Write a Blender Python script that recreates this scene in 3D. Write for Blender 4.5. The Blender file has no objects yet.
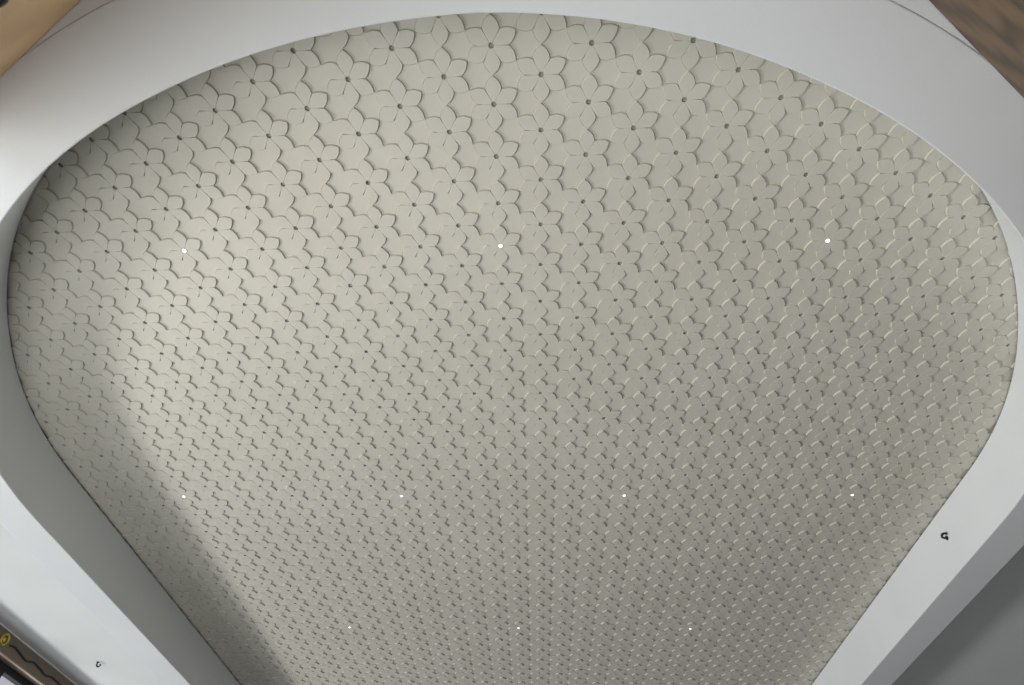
import bpy, bmesh, math, random
from mathutils import Vector, Matrix
random.seed(3)
C = bpy.context.scene.collection
PI = math.pi
H = 2.6                 # height of the patterned ceiling above the eye
EYE = 1.6
def Z(h): return EYE + H * h
CEIL = Z(1.0)
SOF = Z(0.847)

# ---------------------------------------------------------------- materials
def mat(name, col, rough=0.8, metal=0.0):
    m = bpy.data.materials.new(name); m.use_nodes = True
    b = m.node_tree.nodes['Principled BSDF']
    b.inputs['Base Color'].default_value = (*col, 1)
    b.inputs['Roughness'].default_value = rough
    b.inputs['Metallic'].default_value = metal
    return m, m.node_tree, b

def noisy(name, c1, c2, scale=3.0, rough=0.8, bump=0.0, bscale=60, metal=0.0, stretch=None):
    m, nt, b = mat(name, c1, rough, metal)
    tc = nt.nodes.new('ShaderNodeTexCoord')
    mp = nt.nodes.new('ShaderNodeMapping')
    if stretch: mp.inputs['Scale'].default_value = stretch
    nt.links.new(tc.outputs['Object'], mp.inputs['Vector'])
    n = nt.nodes.new('ShaderNodeTexNoise'); n.inputs['Scale'].default_value = scale
    n.inputs['Detail'].default_value = 4
    nt.links.new(mp.outputs[0], n.inputs['Vector'])
    r = nt.nodes.new('ShaderNodeValToRGB')
    r.color_ramp.elements[0].position = 0.35; r.color_ramp.elements[0].color = (*c1, 1)
    r.color_ramp.elements[1].position = 0.65; r.color_ramp.elements[1].color = (*c2, 1)
    nt.links.new(n.outputs['Fac'], r.inputs['Fac'])
    nt.links.new(r.outputs['Color'], b.inputs['Base Color'])
    if bump:
        n2 = nt.nodes.new('ShaderNodeTexNoise'); n2.inputs['Scale'].default_value = bscale
        nt.links.new(tc.outputs['Object'], n2.inputs['Vector'])
        bp = nt.nodes.new('ShaderNodeBump'); bp.inputs['Strength'].default_value = bump
        bp.inputs['Distance'].default_value = 0.002
        nt.links.new(n2.outputs['Fac'], bp.inputs['Height'])
        nt.links.new(bp.outputs[0], b.inputs['Normal'])
    return m

def wood(name, dark, light, scale, dist, stretch, rough=0.55):
    m, nt, b = mat(name, light, rough)
    tc = nt.nodes.new('ShaderNodeTexCoord'); mp = nt.nodes.new('ShaderNodeMapping')
    mp.inputs['Scale'].default_value = stretch
    nt.links.new(tc.outputs['Object'], mp.inputs['Vector'])
    n = nt.nodes.new('ShaderNodeTexNoise'); n.inputs['Scale'].default_value = scale
    n.inputs['Detail'].default_value = 5; n.inputs['Distortion'].default_value = dist
    nt.links.new(mp.outputs[0], n.inputs['Vector'])
    w = nt.nodes.new('ShaderNodeTexWave'); w.wave_type = 'BANDS'
    w.inputs['Scale'].default_value = scale * 0.7; w.inputs['Distortion'].default_value = dist * 6
    w.inputs['Detail'].default_value = 3
    nt.links.new(mp.outputs[0], w.inputs['Vector'])
    mx = nt.nodes.new('ShaderNodeMath'); mx.operation = 'MULTIPLY_ADD'
    mx.inputs[1].default_value = 0.45
    nt.links.new(w.outputs['Fac'], mx.inputs[0])
    ad = nt.nodes.new('ShaderNodeMath'); ad.operation = 'MULTIPLY'; ad.inputs[1].default_value = 0.6
    nt.links.new(n.outputs['Fac'], ad.inputs[0]); nt.links.new(ad.outputs[0], mx.inputs[2])
    r = nt.nodes.new('ShaderNodeValToRGB')
    r.color_ramp.elements[0].position = 0.2; r.color_ramp.elements[0].color = (*dark, 1)
    r.color_ramp.elements[1].position = 0.75; r.color_ramp.elements[1].color = (*light, 1)
    nt.links.new(mx.outputs[0], r.inputs['Fac']); nt.links.new(r.outputs['Color'], b.inputs['Base Color'])
    return m

M_TILE = noisy('relief_plaster', (0.635, 0.61, 0.525), (0.665, 0.64, 0.555), 2.0, 0.75, 0.15, 160)
M_WHITE = noisy('white_plaster', (0.77, 0.795, 0.80), (0.80, 0.825, 0.825), 1.5, 0.85, 0.2, 120)
M_CEIL = noisy('white_ceiling_paint', (0.68, 0.705, 0.69), (0.71, 0.735, 0.72), 1.2, 0.85, 0.15, 100)
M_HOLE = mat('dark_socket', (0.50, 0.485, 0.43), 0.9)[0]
M_WOODL = wood('tan_birch_panel', (0.78, 0.50, 0.235), (0.90, 0.61, 0.32), 1.6, 0.5, (0.7, 0.7, 3.0))
M_WOODR = wood('brown_knotty_panel', (0.055, 0.030, 0.012), (0.165, 0.102, 0.046), 2.2, 1.0, (0.8, 0.8, 3.5))
M_LINT = noisy('weathered_board', (0.16, 0.145, 0.105), (0.21, 0.14, 0.095), 9, 0.7, 0.3, 60, stretch=(1, 0.35, 3))
M_BLACK = mat('black_frame', (0.014, 0.015, 0.016), 0.8)[0]
M_CABLE = mat('black_cable', (0.012, 0.012, 0.014), 0.5)[0]
M_BRASS = mat('yellow_brass', (0.62, 0.47, 0.07), 0.35, 0.6)[0]
M_RAIL = mat('pinkish_rail', (0.33, 0.23, 0.19), 0.5, 0.2)[0]
M_METAL = mat('dark_metal', (0.035, 0.03, 0.03), 0.4, 0.5)[0]
M_FLOOR = noisy('grey_screed_floor', (0.15, 0.145, 0.135), (0.19, 0.185, 0.17), 1.3, 0.6)
M_NAVY = mat('navy_black_plastic', (0.008, 0.009, 0.02), 0.3)[0]
M_LED = mat('led_lens', (1, 0.97, 0.9), 0.3)[0]
_b = M_LED.node_tree.nodes['Principled BSDF']
_b.inputs['Emission Color'].default_value = (1.0, 0.93, 0.78, 1); _b.inputs['Emission Strength'].default_value = 2.2
M_GLASS = bpy.data.materials.new('window_glass'); M_GLASS.use_nodes = True
nt = M_GLASS.node_tree; nt.nodes.clear()
o_ = nt.nodes.new('ShaderNodeOutputMaterial'); mx_ = nt.nodes.new('ShaderNodeMixShader')
t_ = nt.nodes.new('ShaderNodeBsdfTransparent'); g_ = nt.nodes.new('ShaderNodeBsdfGlossy')
g_.inputs['Roughness'].default_value = 0.02; t_.inputs['Color'].default_value = (0.94, 0.95, 0.97, 1)
mx_.inputs[0].default_value = 0.06
nt.links.new(t_.outputs[0], mx_.inputs[1]); nt.links.new(g_.outputs[0], mx_.inputs[2]); nt.links.new(mx_.outputs[0], o_.inputs[0])

# ---------------------------------------------------------------- helpers
def link(name, me, parent=None):
    o = bpy.data.objects.new(name, me); C.objects.link(o)
    if parent: o.parent = parent
    return o
def from_data(name, V, F, mats, mi=None, parent=None, smooth=False, sharp=35):
    me = bpy.data.meshes.new(name); me.from_pydata(V, [], F)
    for m in mats: me.materials.append(m)
    if mi: me.polygons.foreach_set('material_index', mi)
    me.update()
    if smooth:
        me.shade_smooth()
        me.set_sharp_from_angle(angle=math.radians(sharp))
    return link(name, me, parent)
def obj(name, bm, m, parent=None, smooth=False):
    bmesh.ops.recalc_face_normals(bm, faces=bm.faces[:])
    me = bpy.data.meshes.new(name); bm.to_mesh(me); bm.free(); me.materials.append(m)
    if smooth: me.shade_smooth(); me.set_sharp_from_angle(angle=math.radians(40))
    return link(name, me, parent)
def struct(o): o['kind'] = 'structure'; return o
def tag(o, label, cat, group=None):
    o['label'] = label; o['category'] = cat
    if group: o['group'] = group
    return o
def thing(name, label, cat, mw, group=None):
    o = bpy.data.objects.new(name, None); C.objects.link(o); o.empty_display_size = 0.05
    o.matrix_world = mw
    return tag(o, label, cat, group)
def box(bm, c, s, bev=0.0, rot=None):
    r = bmesh.ops.create_cube(bm, size=1.0)
    vs = r['verts']; bmesh.ops.scale(bm, vec=s, verts=vs)
    if bev:
        es = list({e for v in vs for e in v.link_edges})
        rr = bmesh.ops.bevel(bm, geom=es, offset=bev, segments=2, affect='EDGES')
        vs = list({v for f in rr['faces'] for v in f.verts} | {v for v in vs if v.is_valid})
    if rot: bmesh.ops.transform(bm, matrix=rot, verts=vs)
    bmesh.ops.translate(bm, vec=c, verts=vs)
def tube(bm, pts, r, n=10, cap=True):
    pts = [Vector(p) for p in pts]; rings = []
    up = Vector((0, 0, 1)); t0 = (pts[1] - pts[0]).normalized()
    if abs(t0.dot(up)) > .9: up = Vector((1, 0, 0))
    s = t0.cross(up).normalized()
    for i, p in enumerate(pts):
        t = (pts[min(i + 1, len(pts) - 1)] - pts[max(i - 1, 0)]).normalized()
        s = (s - t * s.dot(t)).normalized(); u = t.cross(s)
        rings.append([bm.verts.new(p + (s * math.cos(k * 2 * PI / n) + u * math.sin(k * 2 * PI / n)) * r) for k in range(n)])
    for a, b in zip(rings, rings[1:]):
        for k in range(n): bm.faces.new((a[k], a[(k + 1) % n], b[(k + 1) % n], b[k]))
    if cap: bm.faces.new(rings[0][::-1]); bm.faces.new(rings[-1])
def lathe(bm, prof, n=24, cap0=True, cap1=True):
    rings = [[bm.verts.new((r * math.cos(k * 2 * PI / n), r * math.sin(k * 2 * PI / n), z)) for k in range(n)] for r, z in prof]
    for a, b in zip(rings, rings[1:]):
        for k in range(n): bm.faces.new((a[k], a[(k + 1) % n], b[(k + 1) % n], b[k]))
    if cap0: bm.faces.new(rings[0][::-1])
    if cap1: bm.faces.new(rings[-1])

# ---------------------------------------------------------------- oval recess outline (units of H)
XC, YN, YF, EAL, EAR, EB = -0.0605, 1.2983, 3.25, 1.1755, 1.1765, 1.115
EA = EAR
def sp(c, n): return math.copysign(abs(c) ** (2 / n), c)
def oval(n=120, ns=24):
    P = []
    def pt(t, yc):
        c, q = math.cos(t), math.sin(t)
        e, a = (2.005, EAR) if c > 0 else (2.06, EAL)
        P.append((XC + a * sp(c, e), yc + EB * sp(q, e)))
    for k in range(n + 1): pt(-k * PI / n, YN)                 # near end, right to left through the near tip
    for k in range(1, ns): P.append((XC - EAL, YN + (YF - YN) * k / ns))
    for k in range(n + 1): pt(PI - k * PI / n, YF)
    for k in range(1, ns): P.append((XC + EAR, YF + (YN - YF) * k / ns))
    return [(x * H, y * H) for x, y in P]
OV = oval()
def normals(P):
    N = []
    for i in range(len(P)):
        a, b = P[i - 1], P[(i + 1) % len(P)]
        tx, ty = b[0] - a[0], b[1] - a[1]; l = math.hypot(tx, ty)
        N.append((-ty / l, tx / l))
    # make sure they point outward
    cx, cy = XC * H, (YN + YF) / 2 * H
    if (P[0][0] - cx) * N[0][0] + (P[0][1] - cy) * N[0][1] < 0: N = [(-a, -b) for a, b in N]
    return N
NV = normals(OV)
def off(d): return [(p[0] + n[0] * d, p[1] + n[1] * d) for p, n in zip(OV, NV)]
def inside_off(x, y, d):
    x /= H; y /= H; d /= H
    yc = YN if y < YN else (YF if y > YF else y)
    return ((x - XC) / (EA + d)) ** 2 + ((y - yc) / (EB + d)) ** 2 <= 1

# ---------------------------------------------------------------- patterned ceiling: six petal flowers on a triangular lattice
A = 0.08799 * H
LO = (0.0347254 * math.cos(-0.0486375) + 0.2990332 * math.sin(-0.0486375),
      -0.0347254 * math.sin(-0.0486375) + 0.2990332 * math.cos(-0.0486375))
def centre(i, j): return (LO[0] * H + i * A * math.sqrt(3) / 2, LO[1] * H + j * A / 2)
RELIEF, GROOVE, RH, CUP = 0.0088, 0.0014, 0.048 * A, 0.007
def pol(r, d): return (r * math.cos(math.radians(d)), r * math.sin(math.radians(d)))
def bulge(p, q, t, b, side):
    x = p[0] + (q[0] - p[0]) * t; y = p[1] + (q[1] - p[1]) * t
    dx, dy = q[0] - p[0], q[1] - p[1]; l = math.hypot(dx, dy)
    return (x - dy / l * b * side * A, y + dx / l * b * side * A)
# outline of one petal pointing to +x, scaled by A; each entry (x, y, kind) kind h=hole, g=groove, o=outer
NOTCH, TIP = pol(0.312 * A, -30), (0.4985 * A, 0)
NOTCH2 = pol(0.312 * A, 30)
PET = []
PET.append((*pol(RH, -30), 'h')); 
for t, b in ((0.5, 0.006),):
    q = bulge(pol(RH, -30), NOTCH, t, b, 0); PET.append((*q, 'g'))
PET.append((*NOTCH, 'o'))
BT = ((0.25, 0.024), (0.5, 0.032), (0.75, 0.022))
for t, b in BT: PET.append((*bulge(NOTCH, TIP, t, b, -1), 'o'))
PET.append((*TIP, 'o'))
for t, b in BT[::-1]: PET.append((*bulge(NOTCH2, TIP, t, b, 1), 'o'))
PET.append((*NOTCH2, 'o'))
PET.append((*bulge(pol(RH, 30), NOTCH2, 0.5, 0.0, 0), 'g'))
PET.append((*pol(RH, 30), 'h')); PET.append((*pol(RH, 0), 'h'))
def inset(P, d):
    out = []
    n = len(P)
    for i in range(n):
        a, b, c = P[i - 1], P[i], P[(i + 1) % n]
        def nrm(p, q):
            dx, dy = q[0] - p[0], q[1] - p[1]; l = math.hypot(dx, dy); return (-dy / l, dx / l)
        n1, n2 = nrm(a, b), nrm(b, c)
        k = 1 + n1[0] * n2[0] + n1[1] * n2[1]; k = max(k, 0.45)
        out.append((b[0] + (n1[0] + n2[0]) / k * d, b[1] + (n1[1] + n2[1]) / k * d))
    return out
INN = inset(PET, 0.0095 * A)

V, F, MI = [], [], []
def rot2(p, d):
    c, s = math.cos(math.radians(d)), math.sin(math.radians(d)); return (p[0] * c - p[1] * s, p[0] * s + p[1] * c)
FV, FF, FM = [], [], []          # template flower
for k in range(6):
    d = 30 + 60 * k; b0 = len(FV); n = len(PET)
    for x, y, kd in PET:
        q = rot2((x, y), d); z = 0.0022 if kd == 'o' else -(RELIEF - GROOVE)
        FV.append((*q, z))
    for x, y in INN:
        q = rot2((x, y), d); FV.append((*q, -RELIEF))
    cidx = len(FV); q = rot2((0.28 * A, 0), d); FV.append((*q, -RELIEF))
    for i in range(n):
        j = (i + 1) % n
        FF.append((b0 + i, b0 + n + i, b0 + n + j, b0 + j)); FM.append(0)
        FF.append((b0 + n + i, cidx, b0 + n + j)); FM.append(0)
# hole wall and bottom
hb = len(FV)
for k in range(12):
    x, y = pol(RH, 30 * k); FV.append((x, y, -(RELIEF - GROOVE)))
for k in range(12):
    x, y = pol(RH, 30 * k); FV.append((x, y, CUP))
for k in range(12):
    FF.append((hb + k, hb + (k + 1) % 12, hb + 12 + (k + 1) % 12, hb + 12 + k)); FM.append(1)
FF.append(tuple(hb + 12 + k for k in range(12))); FM.append(1)
# template star cell: three flowers round a lattice triangle
def cell(sgn):
    R = A / math.sqrt(3); pts = []
    cs = [rot2((R, 0), sgn + 120 * k) for k in range(3)]          # the three flower centres
    for k in range(3):
        c = cs[k]; back = sgn + 120 * k + 180                       # towards cell centre = notch direction
        seq = []
        # tip at back-30, notch at back, tip at back+30
        loc = [TIP] + [bulge(NOTCH2, TIP, t, b, 1) for t, b in BT[::-1]] + [NOTCH2]
        for p in loc: q = rot2(p, back - 30); seq.append((q[0] + c[0], q[1] + c[1]))
        loc = [bulge(NOTCH, TIP, t, b, -1) for t, b in BT] + [TIP]
        for p in loc: q = rot2(p, back + 30); seq.append((q[0] + c[0], q[1] + c[1]))
        pts.append(seq)
    out = []
    for k in range(3): out += pts[k][::-1]
    return [(0, 0)] + out
CELLS = [cell(0), cell(180)]
flowers = []
for j in range(-10, 110):
    for i in range(-20, 20):
        if (i + j) % 2: continue
        cx, cy = centre(i, j)
        if inside_off(cx, cy, 0.048 * H):
            flowers.append((i, j)); b0 = len(V)
            V += [(x + cx, y + cy, CEIL + z) for x, y, z in FV]
            F += [tuple(b0 + q for q in f) for f in FF]; MI += FM
        # triangle to the right (centres at (0,±a/2) offset) and to the left
        for s, sg in ((1, 180), (-1, 0)):
            tx = cx + s * A / math.sqrt(3)
            if s == 1:   # cell centre to the right; its flowers: this one (at 180), and two at ±60
                pts = CELLS[1]
            else:
                pts = CELLS[0]
            if inside_off(tx, cy, 0.052 * H):
                b0 = len(V); n = len(pts) - 1
                V += [(tx, cy, CEIL)] + [(x + tx, y + cy, CEIL + 0.0022) for x, y in pts[1:]]
                V += [(x * 0.962 + tx, y * 0.962 + cy, CEIL) for x, y in pts[1:]]
                for q in range(n):
                    w_ = (q + 1) % n
                    F.append((b0, b0 + 1 + n + q, b0 + 1 + n + w_)); MI.append(0)
                    F.append((b0 + 1 + n + q, b0 + 1 + q, b0 + 1 + w_, b0 + 1 + n + w_)); MI.append(0)
o = from_data('ceiling', V, F, [M_TILE, M_HOLE], MI)
me = o.data
bm = bmesh.new(); bm.from_mesh(me)
dn = [f for f in bm.faces if f.normal.z > 0.02]
bmesh.ops.reverse_faces(bm, faces=dn); bm.to_mesh(me); bm.free()
struct(o)
N_FL = len(flowers)

# ---------------------------------------------------------------- dropped plaster ring round the recess (one moulding)
W = 0.1035 * H
prof = [(0.0, CEIL - 0.016)]
r = 0.006
for k in range(5):
    t = k * PI / 8; prof.append((r - r * math.cos(t), SOF + r - r * math.sin(t)))
for k in range(5):
    t = k * PI / 8; prof.append((W - r + r * math.sin(t), SOF + r - r * math.cos(t)))
prof.append((W, CEIL - 0.0005))
V, F = [], []; n = len(OV)
def lean(p):            # the near end of the riser leans back a little
    t = max(0.0, min(1.0, (0.85 - p[1] / H) / 0.4)); t = t * t * (3 - 2 * t)
    return t * min(1.0, abs(p[0] / H - XC) / 0.45) * H
for q, (d, z) in enumerate(prof):
    for p, nn in zip(OV, NV):
        e = d + (0.011 if q == 0 else (-0.008 if q < 6 else 0.0)) * lean(p)
        if q < 6 and p[1] < H: e += 0.0042 * H * math.exp(-((p[0] / H - 0.08) / 0.32) ** 2)
        V.append((p[0] + nn[0] * e, p[1] + nn[1] * e, z))
for a in range(len(prof) - 1):
    for k in range(n):
        F.append((a * n + k, a * n + (k + 1) % n, (a + 1) * n + (k + 1) % n, (a + 1) * n + k))
struct(from_data('trim_1', V, F, [M_WHITE], smooth=True, sharp=5))

# ---------------------------------------------------------------- room shell
XL, XR, YB, YE = -1.957 * H, 2.3 * H, -0.19 * H, 5.0 * H
KS = 0.8478              # height of the flat lower ceiling in the near corner
APEX = (0.0, -0.164 * H)
CL = (XL, (-0.164 + 0.569 * 1.957) * H)
CR = (XR, (-0.164 + 0.70 * 2.3) * H)
# flat white ceiling outside the ring: ring of quads from the oval to an outer boundary
inner = off(0.099 * H)
bound = [CR, (XR, YE), (XL, YE), CL, APEX]
def hit(cx, cy, dx, dy):
    best = None
    for a, b in zip(bound, bound[1:] + bound[:1]):
        ex, ey = b[0] - a[0], b[1] - a[1]; den = dx * ey - dy * ex
        if abs(den) < 1e-9: continue
        t = ((a[0] - cx) * ey - (a[1] - cy) * ex) / den; u = ((a[0] - cx) * dy - (a[1] - cy) * dx) / den
        if t > 0 and -1e-6 <= u <= 1 + 1e-6 and (best is None or t < best): best = t
    return (cx + dx * best, cy + dy * best)
cx, cy = XC * H, 2.2 * H
def ang(p): return math.atan2(p[1] - cy, p[0] - cx)
ent = [(ang(p), p) for p in inner]
for q in bound:     # corners get their own ray, meeting the oval by interpolation
    a = ang(q)
    s = sorted(ent, key=lambda e: e[0])
    for e1, e2 in zip(s, s[1:] + s[:1]):
        a1, a2 = e1[0], e2[0]
        if a1 <= a <= a2:
            t = (a - a1) / (a2 - a1); ent.append((a, (e1[1][0] * (1 - t) + e2[1][0] * t, e1[1][1] * (1 - t) + e2[1][1] * t))); break
ent.sort(key=lambda e: e[0])
V, F = [], []
for a, p in ent:
    hp = hit(cx, cy, math.cos(a), math.sin(a)); V.append((p[0], p[1], CEIL)); V.append((hp[0], hp[1], CEIL))
m_ = len(ent)
for k in range(m_):
    q = (k + 1) % m_; F.append((2 * k, 2 * k + 1, 2 * q + 1, 2 * q))
struct(from_data('ceiling_surround', V, F, [M_CEIL]))
# unseen backing slab, added to stop sky light leaking through the gaps
def prism(name, pts, z0, z1, m):
    n = len(pts); V = [(x, y, z0) for x, y in pts] + [(x, y, z1) for x, y in pts]
    F = [tuple(range(n))[::-1], tuple(range(n, 2 * n))] + [(k, (k + 1) % n, n + (k + 1) % n, n + k) for k in range(n)]
    return from_data(name, V, F, [m])
g = 0.15
slab = [(XR + g, CR[1] - g), (XR + g, YE + g), (XL - g, YE + g), (XL - g, CL[1] - g), (0, APEX[1] - 0.25)]
struct(prism('ceiling_light_blocker', slab, CEIL + 0.03, CEIL + 0.23, M_CEIL))
flo = [(XR + g, -1.2 * H), (XR + g, YE + g), (XL - g, YE + g), (XL - g, -1.2 * H)]
struct(prism('floor', flo, -0.15, 0.0, M_FLOOR))

def wall(name, a, b, z0, z1, th, m):
    """vertical slab from a to b; thickness grows to the right-hand side of a->b"""
    dx, dy = b[0] - a[0], b[1] - a[1]; l = math.hypot(dx, dy)
    bm = bmesh.new(); box(bm, (l / 2, -th / 2, (z1 - z0) / 2), (l, th, z1 - z0), 0.002)
    o = obj(name, bm, m); o.location = (a[0], a[1], z0); o.rotation_euler = (0, 0, math.atan2(dy, dx))
    return struct(o)
def ext(a, b, t0, t1):
    return (a[0] + (b[0] - a[0]) * t0, a[1] + (b[1] - a[1]) * t0), (a[0] + (b[0] - a[0]) * t1, a[1] + (b[1] - a[1]) * t1)
# wood clad headers that hang from the ceiling in the near corner, a 6 mm shadow gap above
KN = (-0.82 * H, (-0.164 + 0.569 * 0.82) * H)
KR = (1.10 * H, (-0.164 + 0.70 * 1.10) * H)
wall('wall_back_left', KN, APEX, Z(0.47), Z(KS) - 0.004, 0.05, M_WOODL)
wall('wall_back_left', CL, KN, Z(0.84), CEIL - 0.006, 0.05, M_WHITE)
wall('wall_back_right', APEX, KR, Z(0.47), Z(KS) - 0.004, 0.05, M_WOODR)
wall('wall_back_right', KR, CR, Z(0.84), CEIL - 0.006, 0.05, M_WHITE)
# flat lower ceiling between the ring and the near corner
YK = 0.75 * H
nearp = [p for p in off(W + 0.0005)[:121] if p[1] < YK]
outp = [(-(0.75 + 0.164) / 0.569 * H, YK), APEX, ((0.75 + 0.164) / 0.70 * H, YK)]
struct(prism('ceiling_near', outp + nearp, Z(KS), CEIL - 0.002, M_WHITE))
wall('wall_right', (XR, CR[1]), (XR, YE), 0, CEIL, 0.12, M_WHITE)
wall('wall_front', (XR, YE), (XL, YE), Z(0.5), CEIL, 0.12, M_WHITE)
# left side: weathered timber board, pinkish rail, black glazed front below
wall('wall_left', (XL, YE), (XL, CL[1]), Z(0.929), CEIL - 0.003, 0.10, M_LINT)
bm = bmesh.new(); box(bm, (XL + 0.004, (YE + CL[1]) / 2, CEIL - 0.006), (0.012, YE - CL[1], 0.011), 0.002)
struct(obj('trim_2', bm, M_CEIL))
bm = bmesh.new(); box(bm, (XL + 0.005, (YE + CL[1]) / 2, Z(0.929) - 0.003), (0.03, YE - CL[1], 0.008), 0.002)
struct(obj('trim_3', bm, M_RAIL))
# window wall: frame, mullions, panes
wf = bpy.data.objects.new('window_1', None); C.objects.link(wf); wf.location = (XL - 0.14, CL[1], 0); wf['kind'] = 'structure'
L = YE - CL[1]
bm = bmesh.new()
ztop, zbar = Z(0.95), Z(0.907)
box(bm, (0, L / 2, (ztop + zbar) / 2), (0.08, L, ztop - zbar), 0.003)
box(bm, (0, L / 2, 0.04), (0.08, L, 0.08), 0.003)
ys = [0.03]
y0 = 2.38 * H - CL[1]
mull = [y0 - 0.05 - 1.05 * H * k for k in (1, 0)] + [y0 - 0.05 + 1.05 * H * k for k in (1, 2)] + [L - 0.03]
mull = [0.03] + [m for m in mull if m > 0.2]
for m in mull: box(bm, (0, m, zbar / 2 + 0.02), (0.07, 0.10, zbar - 0.04), 0.003)
obj('window_frame', bm, M_BLACK, wf)
for a, b in zip(mull, mull[1:]):
    bm = bmesh.new(); box(bm, (0, (a + b) / 2, (0.08 + zbar) / 2), (0.008, b - a - 0.10, zbar - 0.08))
    obj('pane', bm, M_GLASS, wf)

# ---------------------------------------------------------------- LED spots in flower centres
spots = [(-9, 7, 'tiny lit ceiling spotlight, left one of the three in the nearest row'),
         (-1, 7, 'tiny lit ceiling spotlight, middle one of the three in the nearest row'),
         (7, 7, 'tiny lit ceiling spotlight, right one of the three in the nearest row'),
         (-13, 25, 'tiny lit ceiling spotlight, leftmost of the middle row, at the edge of the diagonal shadow'),
         (-5, 25, 'tiny lit ceiling spotlight, second from the left of the four in the middle row'),
         (3, 25, 'tiny lit ceiling spotlight, third from the left of the four in the middle row'),
         (11, 25, 'tiny lit ceiling spotlight, rightmost of the four in the middle row'),
         (-9, 43, 'tiny lit ceiling spotlight, left one of the three in the farthest row'),
         (-1, 43, 'tiny lit ceiling spotlight, middle one of the three in the farthest row'),
         (7, 43, 'tiny lit ceiling spotlight, right one of the three in the farthest row')]
R0 = 0.0112
proto = thing('ceiling_light', spots[0][2], 'ceiling light', Matrix.Translation((*centre(-9, 7), CEIL - RELIEF)), 'tiny lit spotlights in the patterned ceiling')
bm = bmesh.new(); lathe(bm, [(R0 * 0.80, 0.010), (R0 * 0.86, -0.002), (R0 * 1.0, -0.0025), (R0 * 1.1, 0.0)], 24, False, False)
obj('rim', bm, M_CEIL, proto, True)
bm = bmesh.new(); lathe(bm, [(R0 * 0.82, 0.008), (R0 * 0.82, -0.002), (R0 * 0.6, -0.005), (R0 * 0.25, -0.0068)], 24, True, True)
obj('lens', bm, M_LED, proto, True)
for i, j, lab in spots[1:]:
    c = proto.copy(); C.objects.link(c); c['label'] = lab
    c.location = (*centre(i, j), CEIL - RELIEF)
    for ch in proto.children:
        d = ch.copy(); C.objects.link(d); d.parent = c

# ---------------------------------------------------------------- hooks
def hook(name, label, mw, s):
    t = thing(name, label, 'hook', mw)
    bm = bmesh.new(); lathe(bm, [(0.010 * s, 0.0), (0.010 * s, 0.003 * s), (0.006 * s, 0.005 * s)], 16)
    obj('base_plate', bm, M_METAL, t, True)
    bm = bmesh.new()
    P = [(0, 0, 0.003 * s), (0, 0, 0.014 * s)] + [(0.012 * s - 0.012 * s * math.cos(a), 0, 0.014 * s + 0.012 * s * math.sin(a)) for a in [k * PI / 8 for k in range(1, 11)]]
    tube(bm, P, 0.0050 * s, 8)
    obj('hook_arm', bm, M_METAL, t, True)
    return t
XRI = (XC + EA) * H
hook('ceiling_hook', 'small dark metal hook on the bright inner side of the right-hand plaster band',
     Matrix.Translation((XRI, 1.616 * 0.9286 * H, Z(0.9286))) @ Matrix.Rotation(-PI / 2, 4, 'Y') @ Matrix.Rotation(math.radians(-60), 4, 'Z'), 1.5)
hook('ceiling_hook', 'small dark metal hook on the flat white ceiling beside the timber board at lower left',
     Matrix.Translation((-1.752 * H, 2.516 * H, CEIL)) @ Matrix.Rotation(PI, 4, 'X') @ Matrix.Rotation(math.radians(-60), 4, 'Z'), 1.5)

# ---------------------------------------------------------------- small things on the left timber board
x0 = XL
# brass ring fitting
t = thing('brass_ring', 'yellow brass ring fitting on the weathered timber board at lower left', 'ring',
          Matrix.Translation((x0, 2.240 * H, Z(0.968))) @ Matrix.Rotation(PI / 2, 4, 'Y'))
bm = bmesh.new()
tube(bm, [(0.046 * math.cos(a), 0.046 * math.sin(a), 0.009) for a in [k * PI / 16 for k in range(33)]], 0.009, 8, False)
obj('ring', bm, M_BRASS, t, True)
bm = bmesh.new(); lathe(bm, [(0.022, 0.0), (0.022, 0.006), (0.012, 0.012)], 20)
obj('boss', bm, M_BRASS, t, True)
# cable stapled along the board
pts = []
for k in range(90):
    y = (2.28 + k * 0.0085) * H
    u = k * 0.0085
    h = 0.962 + 0.0055 * math.sin(u * 44) * (0.6 + 0.4 * math.sin(u * 7 + 1)) + 0.0012 * math.sin(u * 91)
    pts.append((x0 + 0.009, y, Z(h)))
bm = bmesh.new(); tube(bm, pts, 0.0085, 8)
tag(obj('cable', bm, M_CABLE, None, True), 'black wavy cable fixed along the weathered timber board at lower left', 'cable')
# round black fitting on the tan panel, top left corner of the view
nrm = Vector((0.569, 1, 0)).normalized()      # faces into the room
def onwall(q, c=-0.164, s=-0.569):
    # ray (qx, qy, 1) * t meets y = c + s x
    t = c / (q[1] - s * q[0]); return Vector((q[0] * t * H, q[1] * t * H, Z(t)))
pw = onwall((-0.7812, 0.1765))
up = Vector((0, 0, 1)); rx = up.cross(nrm).normalized()
mw = Matrix((( rx.x, up.x, nrm.x, pw.x), (rx.y, up.y, nrm.y, pw.y), (rx.z, up.z, nrm.z, pw.z), (0, 0, 0, 1)))
t = thing('wall_light', 'round navy-black fitting with pale rim on the tan wood panel, top left corner', 'wall fitting', mw)
bm = bmesh.new(); lathe(bm, [(0.024, 0.0), (0.024, 0.003), (0.021, 0.005), (0.018, 0.003)], 28, True, True)
obj('rim', bm, M_CEIL, t, True)
bm = bmesh.new(); lathe(bm, [(0.0185, 0.003), (0.0185, 0.008), (0.014, 0.013), (0.005, 0.015)], 28)
obj('dark_dome', bm, M_NAVY, t, True)

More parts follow.
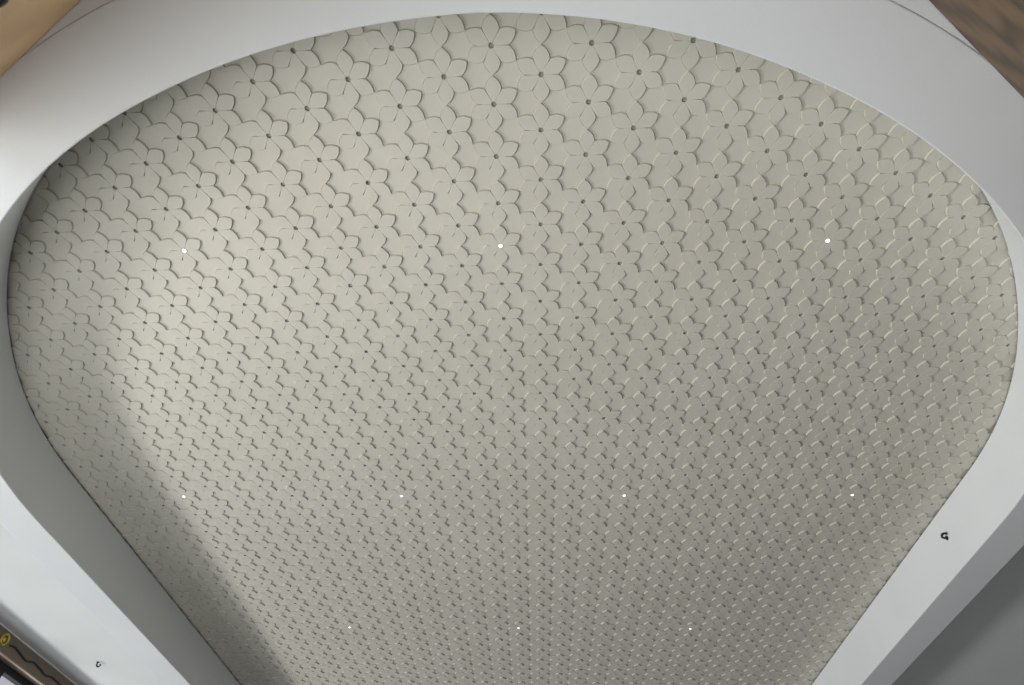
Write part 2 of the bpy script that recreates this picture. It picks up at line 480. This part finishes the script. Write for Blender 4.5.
# ---------------------------------------------------------------- light
w = bpy.data.worlds.new('World'); bpy.context.scene.world = w; w.use_nodes = True
wn = w.node_tree; bg = wn.nodes['Background']          # pale overcast sky above the horizon, dim ground below
tc = wn.nodes.new('ShaderNodeTexCoord'); sx = wn.nodes.new('ShaderNodeSeparateXYZ'); rp = wn.nodes.new('ShaderNodeValToRGB')
rp.color_ramp.elements[0].position = 0.0; rp.color_ramp.elements[0].color = (0.05, 0.05, 0.05, 1)
rp.color_ramp.elements[1].position = 0.12; rp.color_ramp.elements[1].color = (0.47, 0.46, 0.52, 1)
wn.links.new(tc.outputs['Generated'], sx.inputs[0]); wn.links.new(sx.outputs['Z'], rp.inputs['Fac']); wn.links.new(rp.outputs['Color'], bg.inputs['Color'])
bg.inputs['Strength'].default_value = 1.0
def area(name, loc, aim, sx, sy, power, col):
    l = bpy.data.lights.new(name, 'AREA'); l.shape = 'RECTANGLE'; l.size = sx; l.size_y = sy
    l.energy = power; l.color = col
    o = bpy.data.objects.new(name, l); C.objects.link(o)
    o.location = loc
    o.rotation_euler = (Vector(aim) - Vector(loc)).to_track_quat('-Z', 'Y').to_euler()
    return o
# sunlit forecourt below the left-hand glazed front throws its light up into the room
PW = dict(A=1280, N=60, K=60, F=32, G=130, E=158)
area('forecourt_bounce', (-5.06 * H, 1.1 * H, Z(-1.64)), (0, 1.2 * H, CEIL), 11.0, 1.6, PW['A'], (1.0, 0.985, 0.95))
area('left_ceiling_fill', (-2.7 * H, 2.0 * H, Z(-0.62)), (-1.7 * H, 2.0 * H, CEIL), 8.0, 1.5, PW['N'], (0.97, 0.99, 1.0))  # added fill lamp, brightens the white ceiling beside the timber board
area('rear_opening_daylight', (-2.2 * H, -1.2 * H, Z(-0.55)), (-0.4 * H, 0.4 * H, CEIL), 3.0, 2.0, PW['K'], (0.93, 0.97, 1.0))
area('front_fill', (0, 5.1 * H, Z(-0.1)), (0, 0.5 * H, Z(0.5)), 6.0, 2.4, PW['F'], (0.93, 0.97, 1.0))  # added fill lamp from the front, lights the wood headers
area('near_soffit_fill', (-0.7 * H, -0.15 * H, Z(-0.60)), (-0.65 * H, -0.1 * H, CEIL), 4.0, 3.0, PW['E'], (0.95, 0.98, 1.0))  # added upward fill lamp, brightens the near ring and ceiling
area('wood_panel_fill', (-3.2 * H, 3.4 * H, Z(-0.1)), (0, 0.3 * H, Z(0.8)), 5.0, 2.0, PW['G'], (1.0, 0.98, 0.94))  # added front-left fill lamp, meant to brighten the tan wood panel

# ---------------------------------------------------------------- camera
f, pit, rol, rot = 609.4468290771422, 0.8642459699422218, 0.0267035561139034, -0.04863747871010928
c, s = math.cos(pit), math.sin(pit)
Fw = Vector((0, c, s)); R = Vector((1, 0, 0)); U = Vector((0, -s, c))
R2 = R * math.cos(rol) + U * math.sin(rol); U2 = -R * math.sin(rol) + U * math.cos(rol)
RZ = Matrix.Rotation(-rot, 3, 'Z')
R2, U2, Fw = RZ @ R2, RZ @ U2, RZ @ Fw
cam = bpy.data.cameras.new('Camera'); co = bpy.data.objects.new('Camera', cam); C.objects.link(co)
cam.sensor_width = 36; cam.lens = f / 1024 * 36; cam.clip_start = 0.02
co.matrix_world = Matrix(((R2.x, U2.x, -Fw.x, 0), (R2.y, U2.y, -Fw.y, 0), (R2.z, U2.z, -Fw.z, EYE), (0, 0, 0, 1)))
bpy.context.scene.camera = co
sc = bpy.context.scene
sc.view_settings.view_transform = 'Standard'; sc.view_settings.look = 'None'; sc.view_settings.gamma = 1
sc.view_settings.use_curve_mapping = False; sc.view_settings.exposure = 0.07
